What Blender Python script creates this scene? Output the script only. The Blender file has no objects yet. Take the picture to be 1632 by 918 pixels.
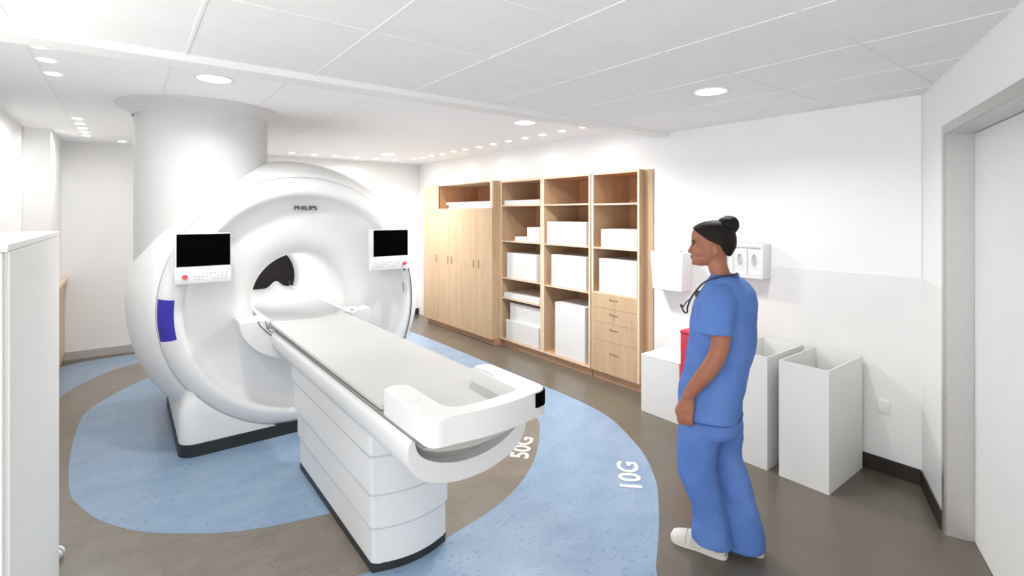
import bpy, bmesh, math, random
from mathutils import Vector, Matrix
PI = math.pi
random.seed(4)
scene = bpy.context.scene
COL = scene.collection

# ------------------------------------------------------------------ materials
def mat(name, color, rough=0.5, spec=0.5, metal=0.0, emit=None, estr=1.0, coat=0.0):
    m = bpy.data.materials.new(name); m.use_nodes = True
    b = m.node_tree.nodes['Principled BSDF']
    b.inputs['Base Color'].default_value = (*color, 1)
    b.inputs['Roughness'].default_value = rough
    b.inputs['Specular IOR Level'].default_value = spec
    b.inputs['Metallic'].default_value = metal
    b.inputs['Coat Weight'].default_value = coat
    if emit:
        b.inputs['Emission Color'].default_value = (*emit, 1)
        b.inputs['Emission Strength'].default_value = estr
    return m

def noise_mat(name, c1, c2, scale, lo=0.4, hi=0.6, rough=0.5, spec=0.5, stretch=(1,1,1), bump=0.0, detail=4, c3=None, scale3=90, lo3=.66, hi3=.70, coat=0.0):
    m = mat(name, c1, rough, spec, coat=coat); nt = m.node_tree; N = nt.nodes; L = nt.links
    b = N['Principled BSDF']
    tc = N.new('ShaderNodeTexCoord'); mp = N.new('ShaderNodeMapping'); mp.inputs['Scale'].default_value = stretch
    L.new(tc.outputs['Object'], mp.inputs['Vector'])
    nz = N.new('ShaderNodeTexNoise'); nz.inputs['Scale'].default_value = scale; nz.inputs['Detail'].default_value = detail
    L.new(mp.outputs['Vector'], nz.inputs['Vector'])
    cr = N.new('ShaderNodeValToRGB'); cr.color_ramp.elements[0].position = lo; cr.color_ramp.elements[1].position = hi
    cr.color_ramp.elements[0].color = (*c1, 1); cr.color_ramp.elements[1].color = (*c2, 1)
    L.new(nz.outputs['Fac'], cr.inputs['Fac'])
    out = cr.outputs['Color']
    if c3:
        n3 = N.new('ShaderNodeTexNoise'); n3.inputs['Scale'].default_value = scale3; n3.inputs['Detail'].default_value = 1
        L.new(mp.outputs['Vector'], n3.inputs['Vector'])
        r3 = N.new('ShaderNodeValToRGB'); r3.color_ramp.elements[0].position = lo3; r3.color_ramp.elements[1].position = hi3
        L.new(n3.outputs['Fac'], r3.inputs['Fac'])
        mx = N.new('ShaderNodeMix'); mx.data_type = 'RGBA'
        L.new(r3.outputs['Color'], mx.inputs['Factor']); L.new(out, mx.inputs['A']); mx.inputs['B'].default_value = (*c3, 1)
        out = mx.outputs['Result']
    L.new(out, b.inputs['Base Color'])
    if bump:
        bp = N.new('ShaderNodeBump'); bp.inputs['Strength'].default_value = bump; bp.inputs['Distance'].default_value = .01
        L.new(nz.outputs['Fac'], bp.inputs['Height']); L.new(bp.outputs['Normal'], b.inputs['Normal'])
    return m

M = {}
M['wall'] = noise_mat('wall paint', (.92,.92,.915), (.93,.93,.925), 3, rough=.6, spec=.3)
M['wainscot'] = noise_mat('wall protection sheet', (.84,.84,.83), (.86,.86,.85), 3, rough=.38, spec=.4)
M['ceil'] = noise_mat('ceiling tile', (.87,.87,.86), (.89,.89,.88), 6, rough=.8, spec=.2)
M['ceilfar'] = noise_mat('smooth ceiling panel', (.96,.96,.96), (.965,.965,.965), 2, rough=.7, spec=.2)
M['grid'] = mat('ceiling grid metal', (.86,.86,.85), .5)
M['floor'] = noise_mat('taupe sheet floor', (.122,.103,.080), (.143,.122,.097), 2.2, .3, .7, rough=.26, spec=.5)
M['taupe'] = noise_mat('speckled taupe vinyl', (.185,.160,.130), (.235,.205,.170), 5, .3, .7, rough=.28, spec=.5, c3=(.17,.145,.115), scale3=30, stretch=(1,1.5,1), lo3=.62, hi3=.69)
M['blue'] = noise_mat('speckled light blue vinyl', (.205,.305,.44), (.27,.37,.50), 4, .3, .7, rough=.28, spec=.5, c3=(.175,.265,.41), scale3=30, stretch=(1,1.5,1), lo3=.62, hi3=.69)
M['white'] = noise_mat('white moulded plastic', (.87,.87,.87), (.88,.88,.88), 2, rough=.34, spec=.5)
M['whitem'] = noise_mat('matt white board', (.80,.80,.79), (.82,.82,.81), 3, rough=.55, spec=.3)
M['cream'] = noise_mat('satin off white laminate', (.92,.91,.885), (.93,.92,.895), 3, rough=.45, spec=.4)
M['mat'] = noise_mat('light grey mattress vinyl', (.54,.54,.52), (.56,.56,.54), 3, rough=.5, spec=.35)
M['tray'] = noise_mat('shaded grey tray', (.37,.37,.355), (.39,.39,.375), 3, rough=.5, spec=.35)  # grey tone includes the shadow inside the hull
M['whitetable'] = noise_mat('white table shell plastic', (.77,.77,.77), (.78,.78,.78), 2, rough=.36, spec=.5)
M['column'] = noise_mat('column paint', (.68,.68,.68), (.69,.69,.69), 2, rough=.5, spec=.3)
M['black'] = noise_mat('charcoal plinth rubber', (.022,.024,.026), (.030,.032,.034), 8, rough=.45, spec=.4)
M['screen'] = mat('black screen glass', (.0008,.0008,.0008), .6, .02)
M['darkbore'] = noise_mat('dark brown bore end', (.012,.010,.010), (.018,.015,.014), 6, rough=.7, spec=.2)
M['bluepanel'] = mat('cobalt blue panel', (.10,.085,.74), .4, .4)
M['red'] = mat('red button plastic', (.75,.08,.10), .4)
M['redbin'] = noise_mat('red bin plastic', (.55,.03,.06), (.58,.04,.07), 4, rough=.5)
M['key'] = mat('pale grey key marks', (.62,.62,.62), .5)
M['line'] = mat('dark seam', (.03,.03,.03), .6)
M['seam'] = mat('grey seam', (.35,.35,.35), .6)
M['steel'] = noise_mat('brushed steel frame', (.50,.49,.47), (.56,.55,.53), 30, rough=.32, spec=.5, stretch=(20,20,1))
M['steel'].node_tree.nodes['Principled BSDF'].inputs['Metallic'].default_value = .75
M['jamb'] = noise_mat('pale steel jamb', (.62,.61,.60), (.66,.65,.64), 30, rough=.33, spec=.5, stretch=(20,20,1))
M['jamb'].node_tree.nodes['Principled BSDF'].inputs['Metallic'].default_value = .45
M['basedark'] = mat('dark brown baseboard', (.022,.017,.014), .45)
M['basegrey'] = mat('light grey baseboard', (.52,.51,.50), .35)
M['lamp'] = mat('lit downlight lens', (1,1,1), .4, emit=(1,.99,.97), estr=6)
M['softshade'] = mat('soft grey shade line', (.60,.61,.62), .6)
M['borefill'] = mat('bore fill glow', (1,1,1), .4, emit=(1,.99,.97), estr=11)
M['lettering'] = mat('ivory floor lettering', (.86,.84,.78), .4)
M['logo'] = mat('black logo lettering', (.012,.012,.013), .4)
M['skin'] = noise_mat('brown skin', (.34,.135,.078), (.38,.155,.09), 12, rough=.5, spec=.35)
M['hair'] = noise_mat('black hair', (.006,.005,.005), (.014,.010,.009), 60, rough=.65, spec=.2, stretch=(1,1,4))
M['scrub'] = noise_mat('blue scrub cotton', (.095,.195,.50), (.118,.225,.56), 5, rough=.8, spec=.2, bump=.15)
M['scrubd'] = mat('scrub seam', (.05,.10,.33), .8)
M['shoe'] = noise_mat('off white shoe leather', (.62,.60,.55), (.68,.66,.61), 20, rough=.5)
M['sole'] = mat('ivory shoe sole', (.72,.70,.64), .6)
M['lips'] = mat('lip skin', (.27,.085,.06), .4)
M['eyew'] = mat('eye white', (.34,.31,.29), .35)
M['eyed'] = mat('dark iris', (.02,.012,.01), .2)
M['tube'] = mat('dark navy tubing', (.015,.018,.03), .35)
M['inside'] = noise_mat('off white bin interior', (.84,.84,.83), (.86,.86,.85), 3, rough=.5)

def wood(name, c1, c2, c3, grain=(1,1,.12)):
    m = noise_mat(name, c1, c2, 5, .3, .7, rough=.42, spec=.35, stretch=grain, detail=6, c3=c3, scale3=9, lo3=.60, hi3=.78)
    return m
M['wood'] = wood('birch veneer', (.56,.385,.235), (.62,.45,.295), (.51,.335,.195), (2.2,2.2,.30))
M['woodin'] = wood('birch veneer bounce tint', (.59,.32,.175), (.66,.385,.23), (.51,.26,.14), (2.2,2.2,.6))  # same birch, with warm bounced light put into its colour
M['woodedge'] = wood('pale birch edge', (.80,.63,.46), (.84,.68,.51), (.74,.56,.39), (3,3,.3))
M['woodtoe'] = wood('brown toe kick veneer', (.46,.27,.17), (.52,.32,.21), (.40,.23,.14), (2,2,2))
M['slot'] = mat('bronze pull', (.30,.21,.13), .4)

# ------------------------------------------------------------------ mesh helpers
def link(name, bm, m, parent=None, smooth=None, loc=None):
    me = bpy.data.meshes.new(name)
    bmesh.ops.recalc_face_normals(bm, faces=bm.faces)
    bm.to_mesh(me); bm.free()
    ms = m if isinstance(m, (list, tuple)) else [m]
    for x in ms: me.materials.append(M[x] if isinstance(x, str) else x)
    if smooth is not None:
        for p in me.polygons: p.use_smooth = True
        me.set_sharp_from_angle(angle=math.radians(smooth))
    o = bpy.data.objects.new(name, me); COL.objects.link(o)
    if parent: o.parent = parent
    return o

def add_box(bm, x0, x1, y0, y1, z0, z1, bev=0.0, seg=2, mi=0, mtx=None):
    r = bmesh.ops.create_cube(bm, size=1)
    vs = r['verts']
    for v in vs:
        v.co = Vector(((x0+x1)/2 + v.co.x*(x1-x0), (y0+y1)/2 + v.co.y*(y1-y0), (z0+z1)/2 + v.co.z*(z1-z0)))
    fs = set(f for v in vs for f in v.link_faces)
    for f in fs: f.material_index = mi
    if bev > 0:
        es = set(e for v in vs for e in v.link_edges)
        res = bmesh.ops.bevel(bm, geom=list(es), offset=bev, segments=seg, affect='EDGES', profile=.5)
        vs = list(set(v for f in res['faces'] for v in f.verts) | set(v for v in vs if v.is_valid))
    if mtx is not None:
        bmesh.ops.transform(bm, matrix=mtx, verts=[v for v in vs if v.is_valid])
    return vs

def BM(): return bmesh.new()
def box(name, m, parent, *a, bev=0.0, seg=2, smooth=None, mtx=None):
    bm = BM(); add_box(bm, *a, bev=bev, seg=seg, mtx=mtx)
    return link(name, bm, m, parent, 35 if (bev and smooth is None) else smooth)

def add_lathe(bm, prof, cx, cz, segs=128, a0=0, a1=2*PI, mi=0):
    """revolve (Y, r) about the Y axis through (cx, cz)"""
    full = abs(a1-a0-2*PI) < 1e-6
    n = segs if full else segs+1
    rings = []
    for k in range(n):
        a = a0 + (a1-a0)*k/segs
        rings.append([bm.verts.new((cx+r*math.cos(a), y, cz+r*math.sin(a))) for y, r in prof])
    for k in range(segs):
        A, B = rings[k], rings[(k+1) % n]
        for i in range(len(prof)-1):
            f = bm.faces.new((A[i], A[i+1], B[i+1], B[i])); f.material_index = mi

def add_prism(bm, pts, axis, d0, d1, mi=0):
    """polygon pts (2D) extruded along axis"""
    def P(p, d):
        return {'x': (d, p[0], p[1]), 'y': (p[0], d, p[1]), 'z': (p[0], p[1], d)}[axis]
    A = [bm.verts.new(P(p, d0)) for p in pts]; B = [bm.verts.new(P(p, d1)) for p in pts]
    fs = [bm.faces.new(A), bm.faces.new(B)]
    for i in range(len(pts)):
        j = (i+1) % len(pts); fs.append(bm.faces.new((A[i], A[j], B[j], B[i])))
    for f in fs: f.material_index = mi
    return A, B

def add_cyl(bm, p, r, h, segs=32, axis='z', r2=None):
    r2 = r if r2 is None else r2
    ax = {'z': (Vector((1,0,0)), Vector((0,1,0)), Vector((0,0,1))), 'y': (Vector((1,0,0)), Vector((0,0,1)), Vector((0,1,0))), 'x': (Vector((0,1,0)), Vector((0,0,1)), Vector((1,0,0)))}[axis]
    p = Vector(p)
    A = [bm.verts.new(p + ax[0]*r*math.cos(2*PI*k/segs) + ax[1]*r*math.sin(2*PI*k/segs)) for k in range(segs)]
    B = [bm.verts.new(p + ax[2]*h + ax[0]*r2*math.cos(2*PI*k/segs) + ax[1]*r2*math.sin(2*PI*k/segs)) for k in range(segs)]
    bm.faces.new(A); bm.faces.new(B)
    for k in range(segs): bm.faces.new((A[k], A[(k+1)%segs], B[(k+1)%segs], B[k]))

def catmull(P, n=8, closed=True):
    out = []; N = len(P)
    rng = range(N) if closed else range(N-1)
    for i in rng:
        if closed: p0, p1, p2, p3 = P[i-1], P[i], P[(i+1)%N], P[(i+2)%N]
        else: p0, p1, p2, p3 = P[max(i-1,0)], P[i], P[i+1], P[min(i+2,N-1)]
        for k in range(n):
            t = k/n
            out.append(tuple(.5*((2*b)+(-a+c)*t+(2*a-5*b+4*c-d)*t*t+(-a+3*b-3*c+d)*t**3) for a,b,c,d in zip(p0,p1,p2,p3)))
    if not closed: out.append(tuple(P[-1]))
    return out

def add_tube(bm, pts, r, segs=10, r_end=None):
    pts = [Vector(p) for p in pts]; rings = []
    up = Vector((0.13,.21,.97)).normalized()
    for i, p in enumerate(pts):
        t = (pts[min(i+1,len(pts)-1)] - pts[max(i-1,0)]).normalized()
        a = t.cross(up)
        if a.length < .05: a = t.cross(Vector((1,0,0)))
        a.normalize(); b = t.cross(a)
        rr = r if r_end is None else r + (r_end-r)*i/(len(pts)-1)
        rings.append([bm.verts.new(p + a*rr*math.cos(2*PI*k/segs) + b*rr*math.sin(2*PI*k/segs)) for k in range(segs)])
    for A, B in zip(rings, rings[1:]):
        for k in range(segs): bm.faces.new((A[k], A[(k+1)%segs], B[(k+1)%segs], B[k]))
    bm.faces.new(rings[0]); bm.faces.new(rings[-1])

def thing(name, label, cat, loc=(0,0,0), rotz=0, group=None):
    o = bpy.data.objects.new(name, None); COL.objects.link(o)
    o.empty_display_size = .1
    o.location = loc; o.rotation_euler = (0,0,rotz); o['label'] = label; o['category'] = cat
    if group: o['group'] = group
    return o
def tag(o, label, cat, group=None):
    o['label'] = label; o['category'] = cat
    if group: o['group'] = group
    return o
def struct(name, bm, m, parent=None, smooth=None):
    o = link(name, bm, m, parent, smooth)
    if not parent: o['kind'] = 'structure'
    return o
def text_obj(name, body, size, depth, m, parent=None, bold=0.0, mtx=None, sx=1.0):
    cu = bpy.data.curves.new(name, 'FONT'); cu.body = body; cu.size = size; cu.extrude = depth; cu.offset = bold
    cu.align_x = 'CENTER'; cu.align_y = 'CENTER'
    tmp = bpy.data.objects.new(name+'_tmp', cu); COL.objects.link(tmp)
    bpy.context.view_layer.update()
    dg = bpy.context.evaluated_depsgraph_get()
    me = bpy.data.meshes.new_from_object(tmp.evaluated_get(dg))
    bpy.data.objects.remove(tmp)
    xs = [v.co.x for v in me.vertices]; ys = [v.co.y for v in me.vertices]
    cx, cy = (min(xs)+max(xs))/2, (min(ys)+max(ys))/2
    me.transform(Matrix.Diagonal((sx,1,1,1)) @ Matrix.Translation((-cx,-cy,0)))
    if mtx is not None: me.transform(mtx)
    me.materials.clear(); me.materials.append(M[m])
    o = bpy.data.objects.new(name, me); COL.objects.link(o)
    if parent: o.parent = parent
    return o

# ------------------------------------------------------------------ room
H1, H2 = 2.417, 2.507           # near and far ceiling heights
WX, BY = 3.91, 7.69             # cabinet wall and back wall
p0 = Vector((3.91,.932)); dd = Vector((-.919,-.394)).normalized(); nn = Vector((.394,-.919)).normalized()   # door wall
def W(t, n=0.0): q = p0 + dd*t + nn*n; return (q.x, q.y)

# floor with inlaid colour fields
GX = 1.13
bm = BM()
fl = [(-3.2,-2.6),(W(4.2,.0)[0],W(4.2,0)[1]), W(-.14,.0), (4.6,.93),(4.6,BY),(-1.2,BY),(-1.2,3.0),(-3.2,3.0)]
f = bm.faces.new([bm.verts.new((x,y,0)) for x,y in [(-1.25,-1.3),(4.6,-1.3),(4.6,8.0),(-1.25,8.0)]])
def sym(left):                    # mirror the left half about the scanner axis
    return left + [(2*GX-x, y) for x, y in reversed(left) if abs(x-GX) > .01]
z10 = [(GX,1.31),(.82,1.33),(.36,1.43),(.24,1.50),(-.02,1.675),(-.24,1.842),(-.41,1.99),(-.62,2.243),(-.80,2.561),(-.92,2.85),(-.975,3.22),(-.985,3.75),(-.99,4.8),(-.99,5.9),(-.96,6.6),(-.80,7.15),(-.5,7.45),(-.1,7.55),(GX,7.57)]
z50 = [(GX,2.265),(.80,2.305),(.63,2.34),(.38,2.43),(.06,2.63),(-.262,2.943),(-.436,3.186),(-.56,3.6),(-.61,4.2),(-.615,5.0),(-.58,5.7),(-.475,6.19),(-.344,6.54),(-.107,6.92),(.08,7.06),(.5,7.25),(GX,7.32)]
zin = [(GX,2.84),(.891,2.87),(.529,2.971),(.261,3.136),(.053,3.322),(-.109,3.563),(-.216,3.832),(-.268,4.05),(-.300,4.5),(-.305,4.973),(-.272,5.542),(-.136,5.892),(.152,6.329),(.55,6.62),(GX,6.74)]
for i, (zz, mi) in enumerate(((z10,1),(z50,2),(zin,1))):
    pts = catmull(sym(zz), 8)
    pts = [(max(x,-1.2),y) for x,y in pts]
    ff = bm.faces.new([bm.verts.new((x,y,.0007*(i+1))) for x,y in pts]); ff.material_index = mi
struct('floor', bm, ['floor','blue','taupe'])

# cabinet wall (solid, with the niche the shelving stands in)
bm = BM()
XO = 4.6
NZ = 2.10
add_box(bm, WX, XO, .60, 3.022, 0, 2.6)
add_box(bm, WX, XO, 7.083, BY+.1, 0, 2.6)
add_box(bm, WX, XO, 3.022, 7.083, NZ, 2.6)
add_box(bm, 4.42, XO, 3.022, 7.083, 0, NZ)
struct('wall_right', bm, 'wall')
bm = BM(); add_box(bm, -1.2, XO, BY, BY+.1, 0, 2.6); struct('wall_back', bm, 'wall')
bm = BM()
add_box(bm, -.95, -.785, 2.6, 6.655, 0, 2.6)
add_box(bm, -.95, -.580, 6.655, BY, 0, 2.6)
struct('wall_left', bm, 'wall')
bm = BM()
def wprism(bm, t0, t1, n0, n1, z0, z1, mi=0, bev=0):
    q = [W(t0,n0), W(t1,n0), W(t1,n1), W(t0,n1)]
    return add_prism(bm, q, 'z', z0, z1, mi)
TD0, TD1, TDT = .4985, 1.85, 2.145
wprism(bm, -.02, TD0, 0, .20, 0, 2.6); wprism(bm, TD0, TD1, 0, .20, TDT, 2.6); wprism(bm, TD1, 4.2, 0, .20, 0, 2.6)
struct('wall_front', bm, 'wall')
# wainscot sheets
bm = BM(); add_box(bm, WX-.004, WX, .935, 2.925, 0, 1.283); struct('trim_1', bm, 'wainscot')
bm = BM(); wprism(bm, .003, TD0, -.004, 0, 0, 1.283); struct('trim_2', bm, 'wainscot')
bm = BM(); add_box(bm, -.58, WX, BY-.004, BY, 0, 1.335); struct('trim_3', bm, 'wall')
# corner beads
bm = BM(); add_cyl(bm, (WX-.003,.935,0), .004, H1, 8); struct('trim_4', bm, 'grid')
# baseboards
bm = BM(); add_box(bm, WX-.013, WX-.003, .94, 2.92, 0, .098, bev=.002); struct('baseboard_right', bm, 'basedark')
bm = BM(); wprism(bm, .012, TD0, -.013, -.003, 0, .098); struct('baseboard_front', bm, 'basedark')
bm = BM(); add_box(bm, -.578, 3.75, BY-.016, BY-.003, 0, .098, bev=.002); struct('baseboard_back', bm, 'basegrey')
bm = BM(); add_box(bm, 3.75, WX-.002, BY-.02, BY-.003, 0, .10, bev=.002); struct('trim_5', bm, 'basedark')
# door in the angled wall: steel frame, deep reveal, white leaf
bm = BM()
wprism(bm, TD0, TD0+.05, -.006, .004, 0, TDT)
wprism(bm, TD0+.05, TD1, -.006, .004, TDT-.048, TDT)
struct('trim_6', bm, 'steel')
bm = BM()
wprism(bm, TD0+.035, TD0+.052, .004, .20, 0, TDT-.04)
wprism(bm, TD0+.05, TD1, .004, .20, TDT-.052, TDT-.04)
struct('trim_7', bm, 'jamb')
bm = BM(); wprism(bm, TD0+.054, TD1, .115, .16, .004, TDT-.055)
struct('door_1', bm, 'whitem')
# wall plate
o = box('outlet_plate', 'whitem', None, WX-.012, WX-.004, 1.098, 1.162, .388, .474, bev=.002)
tag(o, 'small blank white wall plate low on the wall beside the open bins', 'outlet')

# ceilings
bm = BM(); add_box(bm, -3.2, XO, -3.0, 2.757, H1, H1+.2); struct('ceiling', bm, 'ceil')
bm = BM(); add_box(bm, -1.2, XO, 2.895, BY+.1, H2, H2+.1); struct('trim_8', bm, 'ceilfar')
bm = BM(); add_box(bm, -1.2, WX+.02, 2.755, 2.90, 2.383, 2.6, bev=.002); struct('trim_9', bm, 'grid')
bm = BM()
g = .006
for x in (-.355,.22,.794,1.37,1.945,2.53,3.12,3.70): add_box(bm, x-g, x+g, -3.0, 2.754, H1-.003, H1+.002)
for y in (-.33,.245,.82,1.40,1.965): add_box(bm, -3.2, WX, y-g, y+g, H1-.0027, H1+.002)
struct('trim_10', bm, 'grid')
bm = BM()
for x in (-.385,.203,.81,1.405): add_box(bm, x-.006, x+.006, 2.90, 5.6, H2-.002, H2+.002)
struct('trim_11', bm, 'grid')

# ------------------------------------------------------------------ ceiling lights
def downlight(x, y, z, r, label, group, strength_mat='lamp', small=False):
    t = thing('recessed_downlight', label, 'light', (x,y,z), 0, group)
    bm = BM(); add_cyl(bm, (0,0,-.004), r, .006, 40); link('lens', bm, strength_mat, t)
    if not small:
        bm = BM()
        A = []
        for k in range(40):
            a = 2*PI*k/40; c, s = math.cos(a), math.sin(a)
            A.append([bm.verts.new((c*rr, s*rr, zz)) for rr, zz in ((r+.0,-.006),(r+.012,-.006),(r+.014,.001),(r,.001))])
        for k in range(40):
            for i in range(4): bm.faces.new((A[k][i], A[k][(i+1)%4], A[(k+1)%40][(i+1)%4], A[(k+1)%40][i]))
        link('trim_ring', bm, 'grid', t, 35)
    return t
def lamp(x, y, z, power, size, spread=150):
    li = bpy.data.lights.new('downlight_beam', 'AREA'); li.shape = 'DISK'; li.size = size; li.energy = power
    li.spread = math.radians(spread); li.color = (1,.985,.96)
    o = bpy.data.objects.new('downlight_beam', li); COL.objects.link(o); o.location = (x,y,z)
    return o
big = [(2.787,1.676,H1,'large round downlight in the tiled ceiling in front of the door wall'),
       (.43,3.55,H2,'large round downlight in the ceiling between the beam and the white column'),
       (2.86,3.54,H2,'large round downlight beside the beam, in front of the open shelving'),
       (2.86,6.54,H2,'large round downlight farthest away, near the back wall corner')]
for x,y,z,lb in big:
    downlight(x, y, z, .088 if z==H1 else .092, lb, 'large round downlights')
    lamp(x, y, z-.012, 8 if z == H1 else (30 if y > 5 else (24 if x > 1 else 7.5)), .17)
G = 'small round downlights around the far ceiling'
for i, y in enumerate((3.39,3.686,3.987,4.276,4.576,4.872,5.18,5.483,5.78,6.083,6.37,6.66,6.945)):
    downlight(3.455, y, H2, .034, ('small round downlight in the row along the cabinet wall, ' + ['nearest the beam','second from the beam','third from the beam','fourth from the beam','fifth from the beam','sixth from the beam','seventh, midway along the row','sixth from the back corner','fifth from the back corner','fourth from the back corner','third from the back corner','second from the back corner','closest to the back corner'][i]), G, small=True)
for i, x in enumerate((1.79,2.08,2.375,2.675,2.975,3.275)):
    downlight(x, 7.24, H2, .034, 'small round downlight in the row along the back wall, ' + ['first right of the column','second right of the column','third right of the column','fourth right of the column','fifth right of the column','nearest the right hand corner'][i], G, small=True)
downlight(-.03, 7.27, H2, .034, 'small round downlight by the back wall just left of the column', G, small=True)
for i, y in enumerate((3.384,3.67,4.007)):
    downlight(-.337, y, H2, .034, 'small round downlight at upper left just past the beam, ' + ['nearest the beam','middle of the three','farthest of the three'][i], G, small=True)
for i, y in enumerate((5.759,6.068,6.367,6.67,6.955)):
    downlight(-.330, y, H2, .034, 'small round downlight in the five left of the column, ' + ['nearest the viewer','second from the viewer','middle one','second from the back wall','closest to the back wall'][i], G, small=True)
downlight(-.335, 2.44, H1, .040, 'small round downlight cut by the top left corner of the view', 'small downlights in the tiled ceiling', small=True)
downlight(-.335, 2.69, H1, .034, 'small bright downlight right against the ceiling beam at upper left', 'small downlights in the tiled ceiling', small=True)
lamp(-.335, 2.44, H1-.012, 2, .07); lamp(-.335, 2.69, H1-.012, 2.5, .06, 175)
for y in (3.39, 4.3, 5.2, 6.1, 6.95): lamp(3.455, y, H2-.012, 1.8, .06, 170)
for x in (1.8, 2.7): lamp(x, 7.24, H2-.012, 3, .06, 170)
for y in (3.4,4.0,5.76,6.67): lamp(-.335, y, H2-.012, 1.2 if y < 5 else 4.5, .06, 170)

# ------------------------------------------------------------------ round column
col = thing('round_column', 'white round column with a wide collar rising from the scanner to the ceiling', 'column', (.50,4.70,1.315))
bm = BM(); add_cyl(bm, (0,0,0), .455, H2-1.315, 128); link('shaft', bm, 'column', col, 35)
bm = BM()
prof = [(.455,-.09),(.475,-.055),(.51,-.03),(.552,-.018),(.556,-.010),(.556,0.0),(.45,0.0)]
rings = []
for k in range(128):
    a = 2*PI*k/128; rings.append([bm.verts.new((-.008+r*math.cos(a), .010+r*math.sin(a), H2-1.315+z)) for r, z in prof])
for k in range(128):
    A, B = rings[k], rings[(k+1)%128]
    for i in range(len(prof)-1): bm.faces.new((A[i],A[i+1],B[i+1],B[i]))
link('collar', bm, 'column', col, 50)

# ------------------------------------------------------------------ scanner
CZ = 1.005
sc = thing('mri_scanner', 'large white ring-shaped scanner with a dark bore and black plinth', 'medical scanner', (GX,4.8,0))
def P(o):                        # parts are modelled in room coordinates
    o.matrix_parent_inverse = Matrix.Translation((-GX,-4.8,0)); return o
bm = BM()
sh = catmull([(4.192,.966),(4.197,.980),(4.25,1.022),(4.40,1.085),(4.62,1.128),(4.95,1.135),(5.4,1.12),(5.72,1.02),(5.88,.85),(5.90,.60),(5.90,.36)], 5, False)
add_lathe(bm, sh, GX, CZ, 160)
bmesh.ops.bisect_plane(bm, geom=bm.verts[:]+bm.edges[:]+bm.faces[:], plane_co=(0,0,.09), plane_no=(0,0,-1), clear_outer=True)
P(link('outer_shell', bm, 'white', sc, 60))
bm = BM()
rg = catmull([(4.15,.806),(4.10,.818),(4.082,.838),(4.080,.865),(4.092,.905),(4.125,.942),(4.165,.962),(4.192,.966)], 5, False)
add_lathe(bm, rg, GX, CZ, 160)
P(link('front_ring', bm, 'white', sc, 60))
bm = BM()
fc = catmull([(4.142,.808),(4.172,.792),(4.192,.765),(4.200,.72),(4.203,.62),(4.207,.55),(4.218,.49),(4.240,.435),(4.275,.39),(4.32,.362),(4.38,.352)], 6, False)
add_lathe(bm, fc, GX, CZ, 160)
P(link('front_cover', bm, 'white', sc, 60))
bm = BM(); add_lathe(bm, [(4.38,.352),(5.0,.352),(5.89,.352),(5.90,.37)], GX, CZ, 128)
P(link('bore_tube', bm, 'white', sc, 60))
bm = BM(); add_lathe(bm, [(4.1895,.9645),(4.1885,.9675),(4.1915,.9695),(4.1945,.9690),(4.1945,.966)], GX, CZ, 200)
bmesh.ops.bisect_plane(bm, geom=bm.verts[:]+bm.edges[:]+bm.faces[:], plane_co=(0,0,.10), plane_no=(0,0,-1), clear_outer=True)
P(link('ring_seam', bm, 'seam', sc, 60))
bm = BM(); add_cyl(bm, (GX,5.905,CZ), .40, .02, 64, 'y')
e = P(link('bore_end_cover', bm, 'darkbore', sc)); e['label'] = 'dark brown bore end cover'
bm = BM(); add_box(bm, GX-.05, GX+.05, 4.75, 5.75, CZ+.338, CZ+.346)  # added glow strip, hidden above the opening, brightens the bore
e = P(link('bore_fill', bm, M['borefill'], sc)); e['label'] = 'unseen glowing strip added to brighten the bore'
# base body and black plinth
def rrect(x0,x1,y0,y1,r,n=8):
    pts = []
    for cx, cy, a in ((x1-r,y1-r,0),(x0+r,y1-r,PI/2),(x0+r,y0+r,PI),(x1-r,y0+r,3*PI/2)):
        for k in range(n+1): pts.append((cx+r*math.cos(a+PI/2*k/n), cy+r*math.sin(a+PI/2*k/n)))
    return pts
bm = BM()
lv = [(.085,0),(.30,0.0),(.42,-.03),(.50,-.09)]
rings = []
for z, e_ in lv:
    rings.append([bm.verts.new((x,y,z)) for x,y in rrect(.293-e_*0+abs(e_),1.967-abs(e_),4.098+abs(e_)*.3,5.475,.10)])
for A,B in zip(rings, rings[1:]):
    for k in range(len(A)): bm.faces.new((A[k],A[(k+1)%len(A)],B[(k+1)%len(A)],B[k]))
bm.faces.new(rings[0]); bm.faces.new(rings[-1])
hs = link('base_housing', bm, 'white', None)
cb = BM(); add_cyl(cb, (GX,3.9,CZ), .946, .36, 200, 'y'); ct_ = link('cutter', cb, 'white', None)
bo = hs.modifiers.new('cut','BOOLEAN'); bo.operation = 'DIFFERENCE'; bo.object = ct_; bo.solver = 'EXACT'
bpy.context.view_layer.update()
nm = bpy.data.meshes.new_from_object(hs.evaluated_get(bpy.context.evaluated_depsgraph_get()))
hs.modifiers.clear(); hs.data = nm
for p_ in nm.polygons: p_.use_smooth = True
nm.set_sharp_from_angle(angle=math.radians(40))
bpy.data.objects.remove(ct_)
hs.parent = sc; P(hs)
bm = BM(); add_prism(bm, rrect(.288,1.972,4.090,5.482,.105), 'z', 0, .088)
P(link('plinth', bm, 'black', sc, 50))
# cobalt panel on the ring
bm = BM()
bp = [(y-.0025, r) for y, r in rg if .868 <= r <= .963]
add_lathe(bm, bp, GX, CZ, 24, math.radians(174), math.radians(191.5))
bmesh.ops.solidify(bm, geom=bm.faces[:], thickness=.002)
e = P(link('side_panel', bm, 'bluepanel', sc, 60)); e['label'] = 'cobalt blue rectangular panel'
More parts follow.
